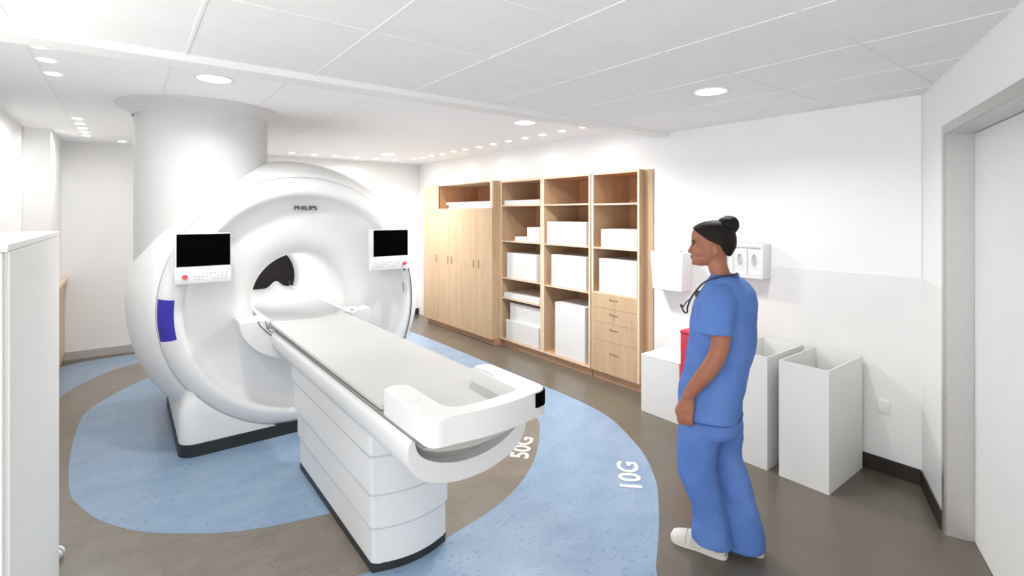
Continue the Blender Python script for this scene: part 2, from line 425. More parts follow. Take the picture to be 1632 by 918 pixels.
# logo
e = P(text_obj('logo_lettering', 'PHILIPS', .047, .003, 'logo', sc, bold=.0006, mtx=Matrix.Translation((1.137,4.178,1.727)) @ Matrix.Rotation(PI/2,4,'X')))
me = e.data; xs = [v.co.x for v in me.vertices]; k = .172/(max(xs)-min(xs)); c = (max(xs)+min(xs))/2
for v in me.vertices: v.co.x = c + (v.co.x-c)*k
e['label'] = 'black raised lettering'
# control screens
def monitor(x0, x1, left, loc_y=4.035):
    m = P(box('control_monitor', 'white', sc, x0, x1, loc_y-.012, loc_y+.05, 1.318, 1.549, bev=.005))
    s = box('screen', 'screen', m, x0+.010 if left else x0+.022, x1-.005, loc_y-.0135, loc_y-.010, 1.324, 1.543)
    k_ = box('control_panel', 'white', m, x0-.003, x1+.001, loc_y-.028, loc_y+.045, 1.207, 1.318, bev=.009)
    bx = x0+.056 if left else x1-.044
    bm = BM(); add_cyl(bm, (bx,loc_y-.036,1.257), .0165, .010, 28, 'y'); e = link('stop_button', bm, 'red', k_, 35); e['label'] = 'round red button'
    bm = BM(); xa, xb = (x0+.10, x1-.02) if left else (x0+.03, x1-.08)
    rnd = random.Random(3)
    n = 9
    for i in range(n):
        for j in range(3):
            if rnd.random() < .75:
                cx = xa + (xb-xa)*(i+.5)/n; cz = 1.238 + j*.019
                add_box(bm, cx-.007-rnd.random()*.003, cx+.007, loc_y-.0292, loc_y-.0275, cz-.0035, cz+.0035)
    link('keypad', bm, 'key', k_)
    # bracket to the gantry
    cx = (x0+x1)/2
    box('bracket', 'white', m, cx-.07, cx+.07, loc_y+.04, 4.19, 1.25, 1.50, bev=.01)
    return m
ml = monitor(.259,.590,True); mr = monitor(1.613,1.948,False)
for o in (ml, mr): pass
# cable and slots on the right side of the ring
bm = BM(); add_tube(bm, catmull([(1.972,4.072,1.215),(1.990,4.072,1.12),(2.003,4.074,1.00),(2.002,4.076,.87),(1.982,4.078,.73),(1.932,4.08,.575),(1.86,4.085,.45)],8,False), .0042, 8)
e = P(link('cable', bm, 'line', sc, 60)); e['label'] = 'thin black hanging cable'
bm = BM(); add_box(bm, 1.918,1.928,4.045,4.06,1.188,1.207); P(link('cable_plug', bm, 'line', sc)); bm = BM(); add_tube(bm, [(1.925,4.085,1.08),(1.929,4.083,1.05),(1.931,4.083,1.00)], .003, 6)
P(link('cable_clip', bm, 'line', sc))
# half moon apron under the bore opening
bm = BM()
arc = []
R_ = .56
for k in range(41):
    a = PI + PI*k/40
    arc.append((GX+(.49 if k<21 else .475)*math.cos(a), .910 + .335*math.sin(a)))
arc += [(1.600,.905),(1.446,.905),(1.446,.830),(.815,.830),(.815,.913)]
arc = [(x,z) if x<1.1 or z<.84 else (x,z) for x,z in arc]
A,B = add_prism(bm, arc, 'y', 4.0, 4.21)
bmesh.ops.bevel(bm, geom=[e for e in bm.edges if all(abs(v.co.y-4.0)<1e-4 for v in e.verts)], offset=.008, segments=3, affect='EDGES')
P(link('apron', bm, 'white', sc, 40))
bm = BM()
add_tube(bm, catmull([(.758,3.999,.905),(.770,3.999,.875),(.791,3.999,.851),(.815,3.999,.820),(.849,3.999,.790)],5,False), .0032, 6)
P(link('apron_slot', bm, 'line', sc)); bm = BM()
add_tube(bm, [(.806,3.999,.903),(.812,3.999,.87),(.822,3.999,.835),(.835,3.999,.822),(.856,3.999,.812)], .0022, 6)
P(link('apron_slot', bm, 'line', sc))
# table bridge inside the bore
bm = BM()
NX, NY = 24, 40
X0, X1 = .822, 1.425
grid = []
for j in range(NY+1):
    y = 4.03 + (5.84-4.03)*j/NY
    row = []
    for i in range(NX+1):
        s = i/NX*2-1
        z = .853 + .042*abs(s)**2.2
        tt = max(0, (j/NY-.62)/.38)
        z += .055*tt*tt*(1-abs(s)**3)*.6 + .070*math.exp(-((s-.52)/.20)**2)*max(0,(j/NY-.80)/.20)**1.5
        x = (X0+X1)/2 + s*(X1-X0)/2
        row.append(bm.verts.new((x,y,z)))
    grid.append(row)
for j in range(NY):
    for i in range(NX): bm.faces.new((grid[j][i],grid[j][i+1],grid[j+1][i+1],grid[j+1][i]))
bmesh.ops.solidify(bm, geom=bm.faces[:], thickness=.02)
P(link('bore_cradle', bm, 'white', sc, 60))
for x in (.828,1.432):
    e = P(box('bore_rail', 'white', sc, x-.014, x+.014, 4.02, 5.86, .872, .903, bev=.005))
bm = BM(); add_box(bm, 1.405,1.428,5.80,5.86,.915,.955,bev=.004)
P(link('rail_stop', bm, 'black', sc))
P(box('rail_latch', 'white', sc, 1.440,1.475,3.995,4.06,.868,.905, bev=.006))

# ------------------------------------------------------------------ patient table
TX = 1.113
tb = thing('patient_table', 'white height-adjustable patient table with a long grey mattress leading into the scanner', 'patient table', (TX,2.9,0))
def Q(o):
    o.matrix_parent_inverse = Matrix.Translation((-TX,-2.9,0)); return o
def bowed(hw, yf, yb, bow, r, cx=TX, n=10):
    """plan outline with a bowed front (towards -Y)"""
    pts = []
    xl, xr = cx-hw, cx+hw
    # front from right to left, bowed
    m = 16
    front = []
    for k in range(m+1):
        s = 1-2*k/m; front.append((cx+s*(hw-r), yf-bow*(1-s*s)))
    def arc(cx_,cy_,a0,a1):
        return [(cx_+r*math.cos(a0+(a1-a0)*k/6), cy_+r*math.sin(a0+(a1-a0)*k/6)) for k in range(1,6)]
    pts += front
    pts += arc(xl+r, yf+r, -PI/2, -PI)
    pts += [(xl, yf+r), (xl, yb), (xr, yb), (xr, yf+r)]
    pts += arc(xr-r, yf+r, 0, -PI/2)
    return pts
bm = BM(); add_prism(bm, bowed(.200,2.262,3.49,.038,.022), 'z', 0, .042); Q(link('plinth', bm, 'black', tb, 40))
tiers = [(.042,.213,.199,2.260,3.49),(.213,.375,.207,2.252,3.52),(.375,.560,.214,2.244,3.58),(.560,.70,.221,2.238,3.62)]
for z0,z1,hw,yf,yb in tiers:
    bm = BM(); A,B = add_prism(bm, bowed(hw,yf,yb,.040,.024), 'z', z0, z1-.001)
    bmesh.ops.bevel(bm, geom=[e for e in bm.edges if all(abs(v.co.z-z0)<1e-4 for v in e.verts)], offset=.004, segments=2, affect='EDGES')
    Q(link('skirt_tier', bm, 'whitetable', tb, 40))
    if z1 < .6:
        bm = BM(); add_prism(bm, bowed(hw+.0008,yf-.0008,yb+.0008,.040,.024), 'z', z1-.013, z1-.003); Q(link('skirt_shade', bm, 'softshade', tb, 40))  # grey strip stands in for the shade under the next tier's overhang
# cradle hull: crescent section swept along the table
outer = [(-.268,.822),(-.283,.800),(-.286,.770),(-.278,.720),(-.255,.683),(-.215,.650),(-.16,.626),(-.08,.607),(0,.602),(.08,.607),(.16,.626),(.215,.650),(.255,.683),(.278,.720),(.286,.770),(.283,.800),(.268,.822)]
inner_ = [(.258,.815),(.248,.775),(.225,.745),(.19,.722),(.14,.700),(.07,.683),(0,.678),(-.07,.683),(-.14,.700),(-.19,.722),(-.225,.745),(-.248,.775),(-.258,.815)]
oc = catmull(outer, 4, False); ic = catmull(inner_, 4, False)
bm = BM(); add_prism(bm, [(GX+x,z) for x,z in oc+ic], 'y', 1.745, 3.985)
Q(link('cradle_hull', bm, 'whitetable', tb, 40))
bm = BM(); add_prism(bm, [(GX+x,z) for x,z in ic[::-1]], 'y', 1.80, 3.985)
e = Q(link('inner_tray', bm, 'tray', tb, 40)); e['label'] = 'grey recessed tray'
bm = BM(); add_prism(bm, [(GX+x,z) for x,z in [(-.262,.80),(-.262,.868),(.262,.868),(.262,.80)]], 'y', 1.75, 3.985)
Q(link('side_rail', bm, 'tray', tb, 40))
bm = BM(); add_prism(bm, [(GX+x*1.0,z) for x,z in catmull([(-.25,.80),(-.19,.775),(-.10,.757),(0,.750),(.10,.757),(.19,.775),(.25,.80)],4,False)], 'y', 1.70, 3.9)
Q(link('under_pan', bm, 'mat', tb, 40))
# mattress board, curved far end
pts = [(.95,1.995),(.95,1.625),(1.315,1.625),(1.315,2.02),(GX+.288,2.02),(GX+.288,4.06)] + [(GX+.288-.576*k/10, 4.06-.09*math.sin(PI*k/10)) for k in range(1,10)] + [(GX-.288,4.09),(GX-.288,1.995)]
bm = BM(); add_prism(bm, pts, 'z', .8665, .884)
bmesh.ops.bevel(bm, geom=[e for e in bm.edges if all(abs(v.co.z-.884)<1e-4 for v in e.verts)], offset=.005, segments=3, affect='EDGES')
Q(link('mattress', bm, 'mat', tb, 40))
bm = BM()
for s in (-1,1): add_box(bm, GX+s*.2865-.0015, GX+s*.2865+.0015, 1.99, 3.98, .8615, .8668)
Q(link('mattress_seam', bm, 'line', tb))
# U-shaped end console
def rounded(pts, r, n=6):
    out = []
    N = len(pts)
    for i in range(N):
        p, a, b = Vector(pts[i][:2]), Vector(pts[i-1][:2]), Vector(pts[(i+1)%N][:2])
        rr = pts[i][2] if len(pts[i]) > 2 else r
        u, v = (a-p).normalized(), (b-p).normalized()
        if rr <= 0: out.append(tuple(p)); continue
        s, t = p+u*rr, p+v*rr
        for k in range(n+1):
            w = k/n; q = s*(1-w)**2 + p*2*w*(1-w) + t*w*w; out.append(tuple(q))
    return out
HL, HR = .852, 1.409
front = [(HR-.05-(HR-HL-.10)*k/12, 1.585-.028*math.sin(PI*k/12)) for k in range(13)]
poly = rounded([(HL,2.008,.03),(HL,1.585,.055)] + [(x,y,0) for x,y in front[::-1]][1:-1] + [(HR,1.585,.055),(HR,2.035,.03),(1.310,2.035,.03),(1.295,1.648,.012)] + [(1.24-(.28)*k/4,1.643-.012*math.sin(PI*k/4),0) for k in range(5)][1:-1] + [(.958,1.648,.05),(.958,2.008,.04)], .03)
bm = BM(); add_prism(bm, poly, 'z', .846, .950)
bmesh.ops.bevel(bm, geom=[e for e in bm.edges if all(abs(v.co.z-.950)<1e-4 for v in e.verts)], offset=.006, segments=3, affect='EDGES')
cs = Q(link('end_console', bm, 'whitetable', tb, 40))
for x,y in ((.905,1.917),(.899,1.822),(1.357,1.935),(1.356,1.842)):
    bm = BM()
    rings = []
    for k in range(36):
        a = 2*PI*k/36; rings.append([bm.verts.new((x+r*math.cos(a), y+r*math.sin(a), z)) for r,z in ((.031,.9495),(.031,.9515),(.028,.9522),(.026,.9505),(.010,.9502))])
    for k in range(36):
        for i in range(4): bm.faces.new((rings[k][i],rings[k][i+1],rings[(k+1)%36][i+1],rings[(k+1)%36][i]))
    bm.faces.new([r[4] for r in rings])
    link('push_button', bm, 'whitetable', cs, 35)
bm = BM(); add_prism(bm, [(1.330,1.5705),(1.352,1.5735),(1.375,1.5795),(1.395,1.592),(1.4065,1.612),(1.4115,1.640),(1.4085,1.640),(1.400,1.615),(1.38,1.60),(1.33,1.585)], 'z', .888, .945)
e = link('sensor_window', bm, 'screen', cs, 30); e['label'] = 'black corner window'
bm = BM(); add_cyl(bm, (1.172,1.560,.9395), .0045, .006, 12, 'y'); link('indicator', bm, 'line', cs)
bm = BM(); add_box(bm, 1.318,1.3215,1.86,2.02,.9495,.9512); link('groove', bm, 'seam', cs)

# ------------------------------------------------------------------ wooden storage wall
def plank(name, m, parent, *a, bev=.0012): return box(name, m, parent, *a, bev=bev, seg=1)
XF, XB = 3.82, 4.40
def edge_strip(parent, y0, y1, z0, z1, xf):   # pale front edge of a panel
    bm = BM(); add_box(bm, xf-.0015, xf, y0, y1, z0, z1); return bm
def shelf_unit(label, y0, y1, shelves, lt, rt, zb=.088):
    t = thing('shelf_unit', label, 'shelving', (XF+.25,(y0+y1)/2,0), 0, 'birch shelving units')
    inv = Matrix.Translation((-(XF+.25),-(y0+y1)/2,0))
    def K(o): o.matrix_parent_inverse = inv; return o
    def panel(name, *a):
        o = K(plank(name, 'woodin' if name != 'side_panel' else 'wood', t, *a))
        bm = BM(); add_box(bm, a[0]-.0016, a[0]+.0004, a[2], a[3], a[4], a[5]); e = link('edge_band', bm, 'woodedge', o); e.matrix_parent_inverse = Matrix.Identity(4)
        return o
    panel('side_panel', XF, XB, y0, y0+rt, zb-.006, 2.10)      # near side (right in view)
    panel('side_panel', XF, XB, y1-lt, y1, zb-.006, 2.10)
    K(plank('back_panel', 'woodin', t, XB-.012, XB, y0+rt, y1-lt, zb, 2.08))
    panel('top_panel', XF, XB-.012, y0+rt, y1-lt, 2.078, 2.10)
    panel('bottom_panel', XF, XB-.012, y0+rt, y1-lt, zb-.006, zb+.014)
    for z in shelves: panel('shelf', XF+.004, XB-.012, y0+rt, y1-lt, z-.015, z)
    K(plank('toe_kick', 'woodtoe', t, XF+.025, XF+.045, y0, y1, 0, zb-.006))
    return t, K
u1, K1 = shelf_unit('birch shelf unit of five tiers next to the tall closed wardrobe', 4.412, 5.224, (1.790,1.342,.876,.620), .024, .033)
u2, K2 = shelf_unit('birch shelf unit between the two other open units, tallest bay at the bottom', 3.650, 4.412, (1.790,1.342,.868), .033, .026)
u3, K3 = shelf_unit('birch shelf unit with four drawers below, nearest the standing person', 3.024, 3.636, (1.785,1.342,.886), .026, .024)
zs = [.084,.405,.585,.733,.880]
for a, b, hz in zip(zs, zs[1:], (.292,.531,.680,.826)):
    d = K3(plank('drawer', 'wood', u3, XF-.004, XF+.45, 3.047, 3.628, a+.0012, b-.0012))
    bm = BM(); add_box(bm, XF-.0085, XF-.003, 3.283, 3.387, hz-.006, hz+.004, bev=.002); add_box(bm, XF-.0095, XF-.003, 3.374, 3.387, hz-.008, hz+.010)
    e = link('pull', bm, 'slot', d)
# tall closed wardrobe
XT = 3.70
wd = thing('tall_cabinet', 'tall closed birch wardrobe with slot handles and an open niche at the top', 'cabinet', (XT+.3,6.16,0))
invw = Matrix.Translation((-(XT+.3),-6.16,0))
def KW(o): o.matrix_parent_inverse = invw; return o
KW(plank('side_panel', 'wood', wd, XT+.006, XB, 5.226, 5.262, .085, 2.105))
KW(plank('side_panel', 'wood', wd, XT+.006, XB, 7.055, 7.080, .085, 2.105))
KW(plank('back_panel', 'woodin', wd, XB-.012, XB, 5.262, 7.055, .10, 2.09))
KW(plank('top_panel', 'wood', wd, XT+.006, XB-.012, 5.262, 7.055, 2.088, 2.105))
KW(plank('niche_floor', 'wood', wd, XT+.006, XB-.012, 5.262, 6.61, 1.738, 1.755))
KW(plank('bottom_panel', 'wood', wd, XT+.006, XB-.012, 5.262, 7.055, .085, .105))
KW(plank('niche_side', 'woodin', wd, XT+.02, XB-.012, 6.61, 6.625, 1.755, 2.088))
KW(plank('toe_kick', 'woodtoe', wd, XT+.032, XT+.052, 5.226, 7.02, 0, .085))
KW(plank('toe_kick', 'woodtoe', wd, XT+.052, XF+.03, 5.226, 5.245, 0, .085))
doors = [(6.612,7.078,2.105,(6.664,)),(6.285,6.610,1.756,(6.332,)),(5.945,6.283,1.756,(6.227,)),(5.600,5.943,1.756,(5.656,)),(5.228,5.598,1.756,(5.536,))]
for y0,y1,zt,hs in doors:
    d = KW(plank('door', 'wood', wd, XT-.014, XT+.004, y0+.0006, y1-.0006, .083, zt-.0006, bev=.0006))
    for hy in hs:
        bm = BM(); add_box(bm, XT-.019, XT-.013, hy-.013, hy+.013, .967, 1.076, bev=.003)
        link('handle', bm, 'slot', d, 35)
KW(plank('niche_frame', 'woodedge', wd, XT-.012, XT+.006, 5.228, 5.275, 1.757, 2.105))
KW(plank('niche_frame', 'woodedge', wd, XT-.012, XT+.006, 5.275, 6.611, 2.090, 2.105))
# filler on the wall
o = plank('wall_filler', 'wood', None, WX-.018, WX, 2.928, 3.022, 0, 2.098)
tag(o, 'narrow birch filler strip on the wall at the right end of the shelving', 'panel')

# white boxes on the shelves
def carton(y0, y1, z0, z1, label, depth=.42, x0=3.835, lid=None, name='storage_box', cat='box'):
    t = thing(name, label, cat, (x0+depth/2,(y0+y1)/2,z0), 0, 'white boxes on the shelving')
    inv = Matrix.Translation((-(x0+depth/2),-(y0+y1)/2,-z0))
    o = box('carton_body', 'whitem', t, x0, x0+depth, y0, y1, z0, z1-(.0 if not lid else lid), bev=.0015, seg=1); o.matrix_parent_inverse = inv
    if lid:
        o = box('lid', 'whitem', t, x0-.003, x0+depth+.003, y0-.003, y1+.003, z1-lid, z1, bev=.0015, seg=1); o.matrix_parent_inverse = inv
    return t
e0 = .0008
carton(5.30,6.39,1.755+e0,1.812,'low white box in the niche at the top of the tall cabinet',.40,3.735)
o = box('flat_panel', 'whitem', None, 3.730,4.14,5.30,6.455,1.8125,1.846,bev=.0015,seg=1); tag(o,'thin white slab lying on the low box in the top niche','panel','white boxes on the shelving')
carton(4.482,5.165,1.790+e0,1.850,'flat white box on the top shelf of the unit beside the tall cabinet',.40)
carton(4.718,4.945,1.342+e0,1.400,'small flat white box left of a taller one on the second shelf',.25)
carton(4.480,4.708,1.342+e0,1.520,'small upright white box right of a flat one on the second shelf',.16)
carton(4.535,5.115,.876+e0,1.192,'large white box on the middle shelf of the unit beside the tall cabinet')
carton(4.482,5.175,.620+e0,.682,'wide flat white box on the low shelf above the bottom bay',.46)
carton(4.482,5.075,.102+e0,.560,'large white box at the bottom of the unit beside the tall cabinet',.38,3.86)
o = box('flat_panel', 'whitem', None, 3.832,3.855,4.490,5.125,.1035,.345,bev=.001,seg=1); tag(o,'low white panel leaning before the big bottom box beside the tall cabinet','panel','white boxes on the shelving')
carton(3.730,4.345,1.342+e0,1.592,'white box on the second shelf of the middle open unit')
carton(3.730,4.272,.868+e0,1.222,'large white box on the third shelf of the middle open unit')
carton(3.745,4.210,.102+e0,.692,'tallest white box, standing in the bottom bay of the middle open unit')
carton(3.068,3.520,1.342+e0,1.527,'low white box on the second shelf above the drawers')
carton(3.068,3.545,.886+e0,1.228,'large white box sitting directly on top of the drawers')

# ------------------------------------------------------------------ bins and boxes along the wall
def open_bin(x0, x1, y0, y1, h, label):
    t = thing('waste_bin', label, 'bin', ((x0+x1)/2,(y0+y1)/2,0), 0, 'tall open white bins')
    w = .006
    bm = BM(); cx, cy = (x0+x1)/2, (y0+y1)/2; a, b = (x1-x0)/2, (y1-y0)/2
    def ring(da, z): return [bm.verts.new((sx*(a-da), sy*(b-da), z)) for sx, sy in ((-1,-1),(1,-1),(1,1),(-1,1))]
    R0, R1, R2, R3 = ring(0,0), ring(0,h), ring(w,h), ring(w,.02)
    for A,B in ((R0,R1),(R1,R2),(R2,R3)):
        for k in range(4): bm.faces.new((A[k],A[(k+1)%4],B[(k+1)%4],B[k]))
    bm.faces.new(R0); bm.faces.new(R3)
    link('bin_body', bm, 'whitem', t)
    bm = BM()
    w2 = w+.002
    A, B = ring(w2,.03), ring(w2,h-.004)
    for k in range(4): bm.faces.new((A[k],A[(k+1)%4],B[(k+1)%4],B[k]))
    bm.faces.new(A)
    link('liner', bm, 'inside', t)
    return t
open_bin(3.333,3.872,1.240,1.530,.741,'tall open white bin nearest the door, corner towards the viewer')
open_bin(3.333,3.872,1.604,1.895,.741,'tall open white bin partly hidden behind the person')
o = thing('storage_crate','low closed white crate on the floor beside the drawers','box',(3.69,2.565,0))
bm = BM(); add_box(bm,-.19,.19,-.188,.188,0,.478,bev=.002,seg=1); link('crate_body',bm,'whitem',o)
bm = BM(); add_box(bm,-.191,.191,-.189,.189,.478,.488,bev=.002,seg=1); link('lid',bm,'whitem',o)
o = thing('waste_bin','red bin standing behind the person, between the low crate and open bins','bin',(3.66,2.20,0))
bm = BM(); add_box(bm,-.21,.21,-.135,.135,0,.745,bev=.006,seg=2); link('bin_body',bm,'redbin',o,35)
bm = BM(); add_box(bm,-.213,.213,-.138,.138,.745,.772,bev=.006,seg=2); link('lid',bm,'redbin',o,35)

# paper towel dispenser on the wall
dp = thing('wall_dispenser','white tapered dispenser hanging on the wall beside the shelving, left of the head','dispenser',(WX-.004,2.69,1.0))
bm = BM()
def quad_loft(bm, rings):
    R = [[bm.verts.new(p) for p in r] for r in rings]
    for A,B in zip(R,R[1:]):
        for k in range(len(A)): bm.faces.new((A[k],A[(k+1)%len(A)],B[(k+1)%len(A)],B[k]))
    bm.faces.new(R[0]); bm.faces.new(R[-1])
quad_loft(bm, [[(-.135,-.150,.008),(0,-.150,.008),(0,.150,.008),(-.135,.150,.008)],[(-.139,-.172,.347),(0,-.172,.347),(0,.176,.347),(-.139,.176,.347)]])
bmesh.ops.bevel(bm, geom=bm.edges[:], offset=.006, segments=2, affect='EDGES')
link('dispenser_body', bm, 'white', dp, 35)
bm = BM(); add_box(bm,-.120,-.02,-.10,.02,.346,.372,bev=.006); link('lock_cap', bm, 'white', dp, 35)
bm = BM(); add_box(bm,-.03,0,-.10,.10,.345,.50,bev=.004); 
bm.free()
# glove box rack with three slots
gr = thing('glove_dispenser','white three-slot glove box rack on the wall behind the head','glove dispenser',(WX-.004,2.04,1.19))
bm = BM()
add_box(bm, -.012,0,-.185,.185,0,.262)           # back plate
add_box(bm, -.120,0,-.186,-.170,0,.262,bev=.002)
add_box(bm, -.120,0,.170,.186,0,.262,bev=.002)
add_box(bm, -.120,0,-.170,.170,0,.020)
add_box(bm, -.120,0,-.170,.170,.232,.262,bev=.002)
for y in (-.057,.057): add_box(bm, -.116,0,y-.003,y+.003,.02,.232)
link('rack_frame', bm, 'whitem', gr, 35)
for i, y in enumerate((-.114,0,.114)):
    bm = BM()
    # front plate with an oval opening
    n = 32
    y0, y1, z0_, z1_ = y-.0525, y+.0525, .022, .230
    O_, I_ = [], []
    for k in range(n):
        a = 2*PI*k/n+PI/4; c, s = math.cos(a), math.sin(a)
        m_ = max(abs(c), abs(s)); O_.append(bm.verts.new((-.110, y+c/m_*.0525, .126+s/m_*.104)))
        I_.append(bm.verts.new((-.110, y+c*.026, .130+s*.058)))
    J_ = [bm.verts.new((-.098, v.co.y, v.co.z)) for v in I_]
    B_ = [bm.verts.new((-.012, v.co.y, v.co.z)) for v in O_]
    for k in range(n):
        j = (k+1)%n
        bm.faces.new((O_[k],O_[j],I_[j],I_[k])); bm.faces.new((I_[k],I_[j],J_[j],J_[k])); bm.faces.new((O_[k],B_[k],B_[j],O_[j]))
    bm.faces.new(J_)
    gb = link('glove_box', bm, 'whitem', gr)
    bm = BM()
    rings = []
    for k in range(n):
        a = 2*PI*k/n; rings.append([bm.verts.new((x, y+math.cos(a)*ry, .130+math.sin(a)*rz)) for x, ry, rz in ((-.1005,.0255,.0575),(-.113,.0275,.060),(-.113,.0215,.052),(-.1005,.020,.050))])
    for k in range(n):
        for q in range(4): bm.faces.new((rings[k][q],rings[k][(q+1)%4],rings[(k+1)%n][(q+1)%4],rings[(k+1)%n][q]))
    link('opening_rim', bm, 'white', gb, 40)
    bm = BM()
    bmesh.ops.create_uvsphere(bm, u_segments=20, v_segments=12, radius=1, matrix=Matrix.Translation((-.099,y,.130)) @ Matrix.Diagonal((.006,.013,.040,1)))
    link('glove_tissue', bm, 'mat', gb, 50)

# ------------------------------------------------------------------ left side
lc = thing('storage_cabinet','tall cream cabinet in the left foreground, cut off by the picture edge','cabinet',(-.46,2.37,0))
HC = 1.605
bm = BM(); add_box(bm,-.222,.2235,-.592,.597,.06,HC-.02,bev=.002,seg=1); link('cabinet_body',bm,'cream',lc)
bm = BM(); add_box(bm,-.2225,.2285,-.6125,.598,HC-.02,HC,bev=.002,seg=1); link('top_panel',bm,'cream',lc)
bm = BM(); add_box(bm,.2235,.2285,-.590,.598,.065,HC-.021,bev=.001,seg=1); link('side_panel',bm,'cream',lc)
bm = BM(); add_box(bm,-.20,.20,-.57,.57,0,.06); link('plinth',bm,'seam',lc)
bm = BM(); add_box(bm,-.220,.218,-.612,-.594,.065,HC-.022,bev=.002,seg=1); dr=link('door',bm,'cream',lc)
bm = BM(); add_box(bm,-.18,-.165,-.640,-.612,.9,1.1,bev=.004); link('handle',bm,'steel',dr,35)

# small birch counter in the far left corner, stepping round the wall bump
ct = thing('base_cabinet','pale birch base cabinet in the far left corner, mostly hidden by the cream cabinet','cabinet',(-.66,6.6,0))
inv = Matrix.Translation((.66,-6.6,0))
bm = BM(); add_prism(bm, [(-.783,5.7),(-.552,5.7),(-.552,7.672),(-.578,7.672),(-.578,6.652),(-.783,6.652)], 'z', .09, .93)
o = link('cabinet_body',bm,'wood',ct); o.matrix_parent_inverse = inv
bm = BM(); add_prism(bm, [(-.783,5.68),(-.522,5.68),(-.522,7.674),(-.578,7.674),(-.578,6.652),(-.783,6.652)], 'z', .93, .96)
o = link('worktop',bm,'woodedge',ct); o.matrix_parent_inverse = inv
bm = BM(); add_prism(bm, [(-.783,5.72),(-.568,5.72),(-.568,7.66),(-.578,7.66),(-.578,6.652),(-.783,6.652)], 'z', 0, .09)
o = link('toe_kick',bm,'woodtoe',ct); o.matrix_parent_inverse = inv

# rolling stool behind the cream cabinet (one caster shows)
st = thing('rolling_stool','white rolling stool behind the cream cabinet, only one caster showing','stool',(-.49,3.36,0))
bm = BM(); add_cyl(bm,(0,0,.47),.17,.05,48); bmesh.ops.bevel(bm,geom=[e for e in bm.edges if abs(e.verts[0].co.z-e.verts[1].co.z)<1e-5],offset=.015,segments=3,affect='EDGES'); link('seat',bm,'white',st,35)
bm = BM(); add_cyl(bm,(0,0,.10),.025,.37,24); link('column',bm,'steel',st,35)
for k in range(5):
    a = math.radians(-18+72*k); c, s = math.cos(a), math.sin(a)
    bm = BM(); add_tube(bm,[(0,0,.12),(c*.12,s*.12,.11),(c*.225,s*.225,.088)],.018,10,r_end=.012); lg = link('leg',bm,'white',st,40)
    bm = BM()
    cx, cy = c*.232, s*.232
    for w in (-.014,.014):
        ax = Vector((s,-c,0)) if True else None
        n = 24; ctr = Vector((cx,cy,.030)) + ax*w
        tv = Vector((c,s,0)); up = Vector((0,0,1))
        A = [bm.verts.new(ctr+ax*-.007+tv*.030*math.cos(2*PI*q/n)+up*.0295*math.sin(2*PI*q/n)) for q in range(n)]
        B = [bm.verts.new(ctr+ax*.007+tv*.030*math.cos(2*PI*q/n)+up*.0295*math.sin(2*PI*q/n)) for q in range(n)]
        bm.faces.new(A); bm.faces.new(B)
        for q in range(n): bm.faces.new((A[q],A[(q+1)%n],B[(q+1)%n],B[q]))
    add_cyl(bm,(cx,cy,.05),.009,.042,12)
    add_box(bm,cx-.010,cx+.010,cy-.010,cy+.010,.055,.070,bev=.003)
    link('caster',bm,'white',lg,35)

# ------------------------------------------------------------------ floor lettering
def floor_text(body, center, base_dir, w, h):
    ang = math.atan2(base_dir[1], base_dir[0])
    o = text_obj('floor_lettering', body, .2, .0004, 'lettering', None, bold=.004)
    me = o.data; xs = [v.co.x for v in me.vertices]; ys = [v.co.y for v in me.vertices]
    kx, ky = w/(max(xs)-min(xs)), h/(max(ys)-min(ys))
    for v in me.vertices: v.co.x *= kx; v.co.y *= ky; 
    o.location = (center[0], center[1], .0031); o.rotation_euler = (0,0,ang)
    return o
# ------------------------------------------------------------------ person
PO = Vector((2.335,1.40,0)); ang = math.atan2(.921,-.390)
wm = thing('person','person in blue scrubs with black hair in a bun standing sideways, hand hanging down','person',(PO.x,PO.y,0),ang)
# local axes: x forward, y to the person's left (towards the viewer), z up
def ring(c, a, b, n=28, ax=None, ay=None, e=2.0):
    c = Vector(c); ax = Vector(ax or (1,0,0)); ay = Vector(ay or (0,1,0)); out = []
    for k in range(n):
        t = 2*PI*k/n; ct, st_ = math.cos(t), math.sin(t)
        out.append(c + ax*a*math.copysign(abs(ct)**(2/e), ct) + ay*b*math.copysign(abs(st_)**(2/e), st_))
    return out
def add_loft(bm, rings):
    R = [[bm.verts.new(p) for p in r] for r in rings]
    for A,B in zip(R,R[1:]):
        n = len(A)
        for k in range(n): bm.faces.new((A[k],A[(k+1)%n],B[(k+1)%n],B[k]))
    bm.faces.new(R[0]); bm.faces.new(R[-1])
def limb(bm, pts, n=16):
    """pts: (x,y,z,r) chain -> smooth tapered tube with round ends"""
    P4 = catmull(pts, 5, False)
    V = [Vector(p[:3]) for p in P4]; rings = []
    for i, p in enumerate(P4):
        t = (V[min(i+1,len(V)-1)]-V[max(i-1,0)]).normalized()
        a = t.cross(Vector((.1,1,.05))); a.normalize(); b = t.cross(a)
        rings.append([V[i]+a*p[3]*math.cos(2*PI*k/n)+b*p[3]*math.sin(2*PI*k/n) for k in range(n)])
    t0 = (V[0]-V[1]).normalized(); t1 = (V[-1]-V[-2]).normalized(); r0, r1 = P4[0][3], P4[-1][3]
    def cap(rg, c, t, r):
        return [[c+(p-c)*math.cos(q)+t*r*math.sin(q) for p in rg] for q in (.5,1.0,1.35)]
    rings = cap(rings[0],V[0],t0,r0)[::-1] + rings + cap(rings[-1],V[-1],t1,r1)
    add_loft(bm, rings)
def ellipsoid(bm, c, r, rot=None, u=20, v=14):
    m = Matrix.Translation(c) @ (rot or Matrix.Identity(4)) @ Matrix.Diagonal((*r,1))
    bmesh.ops.create_uvsphere(bm, u_segments=u, v_segments=v, radius=1, matrix=m)
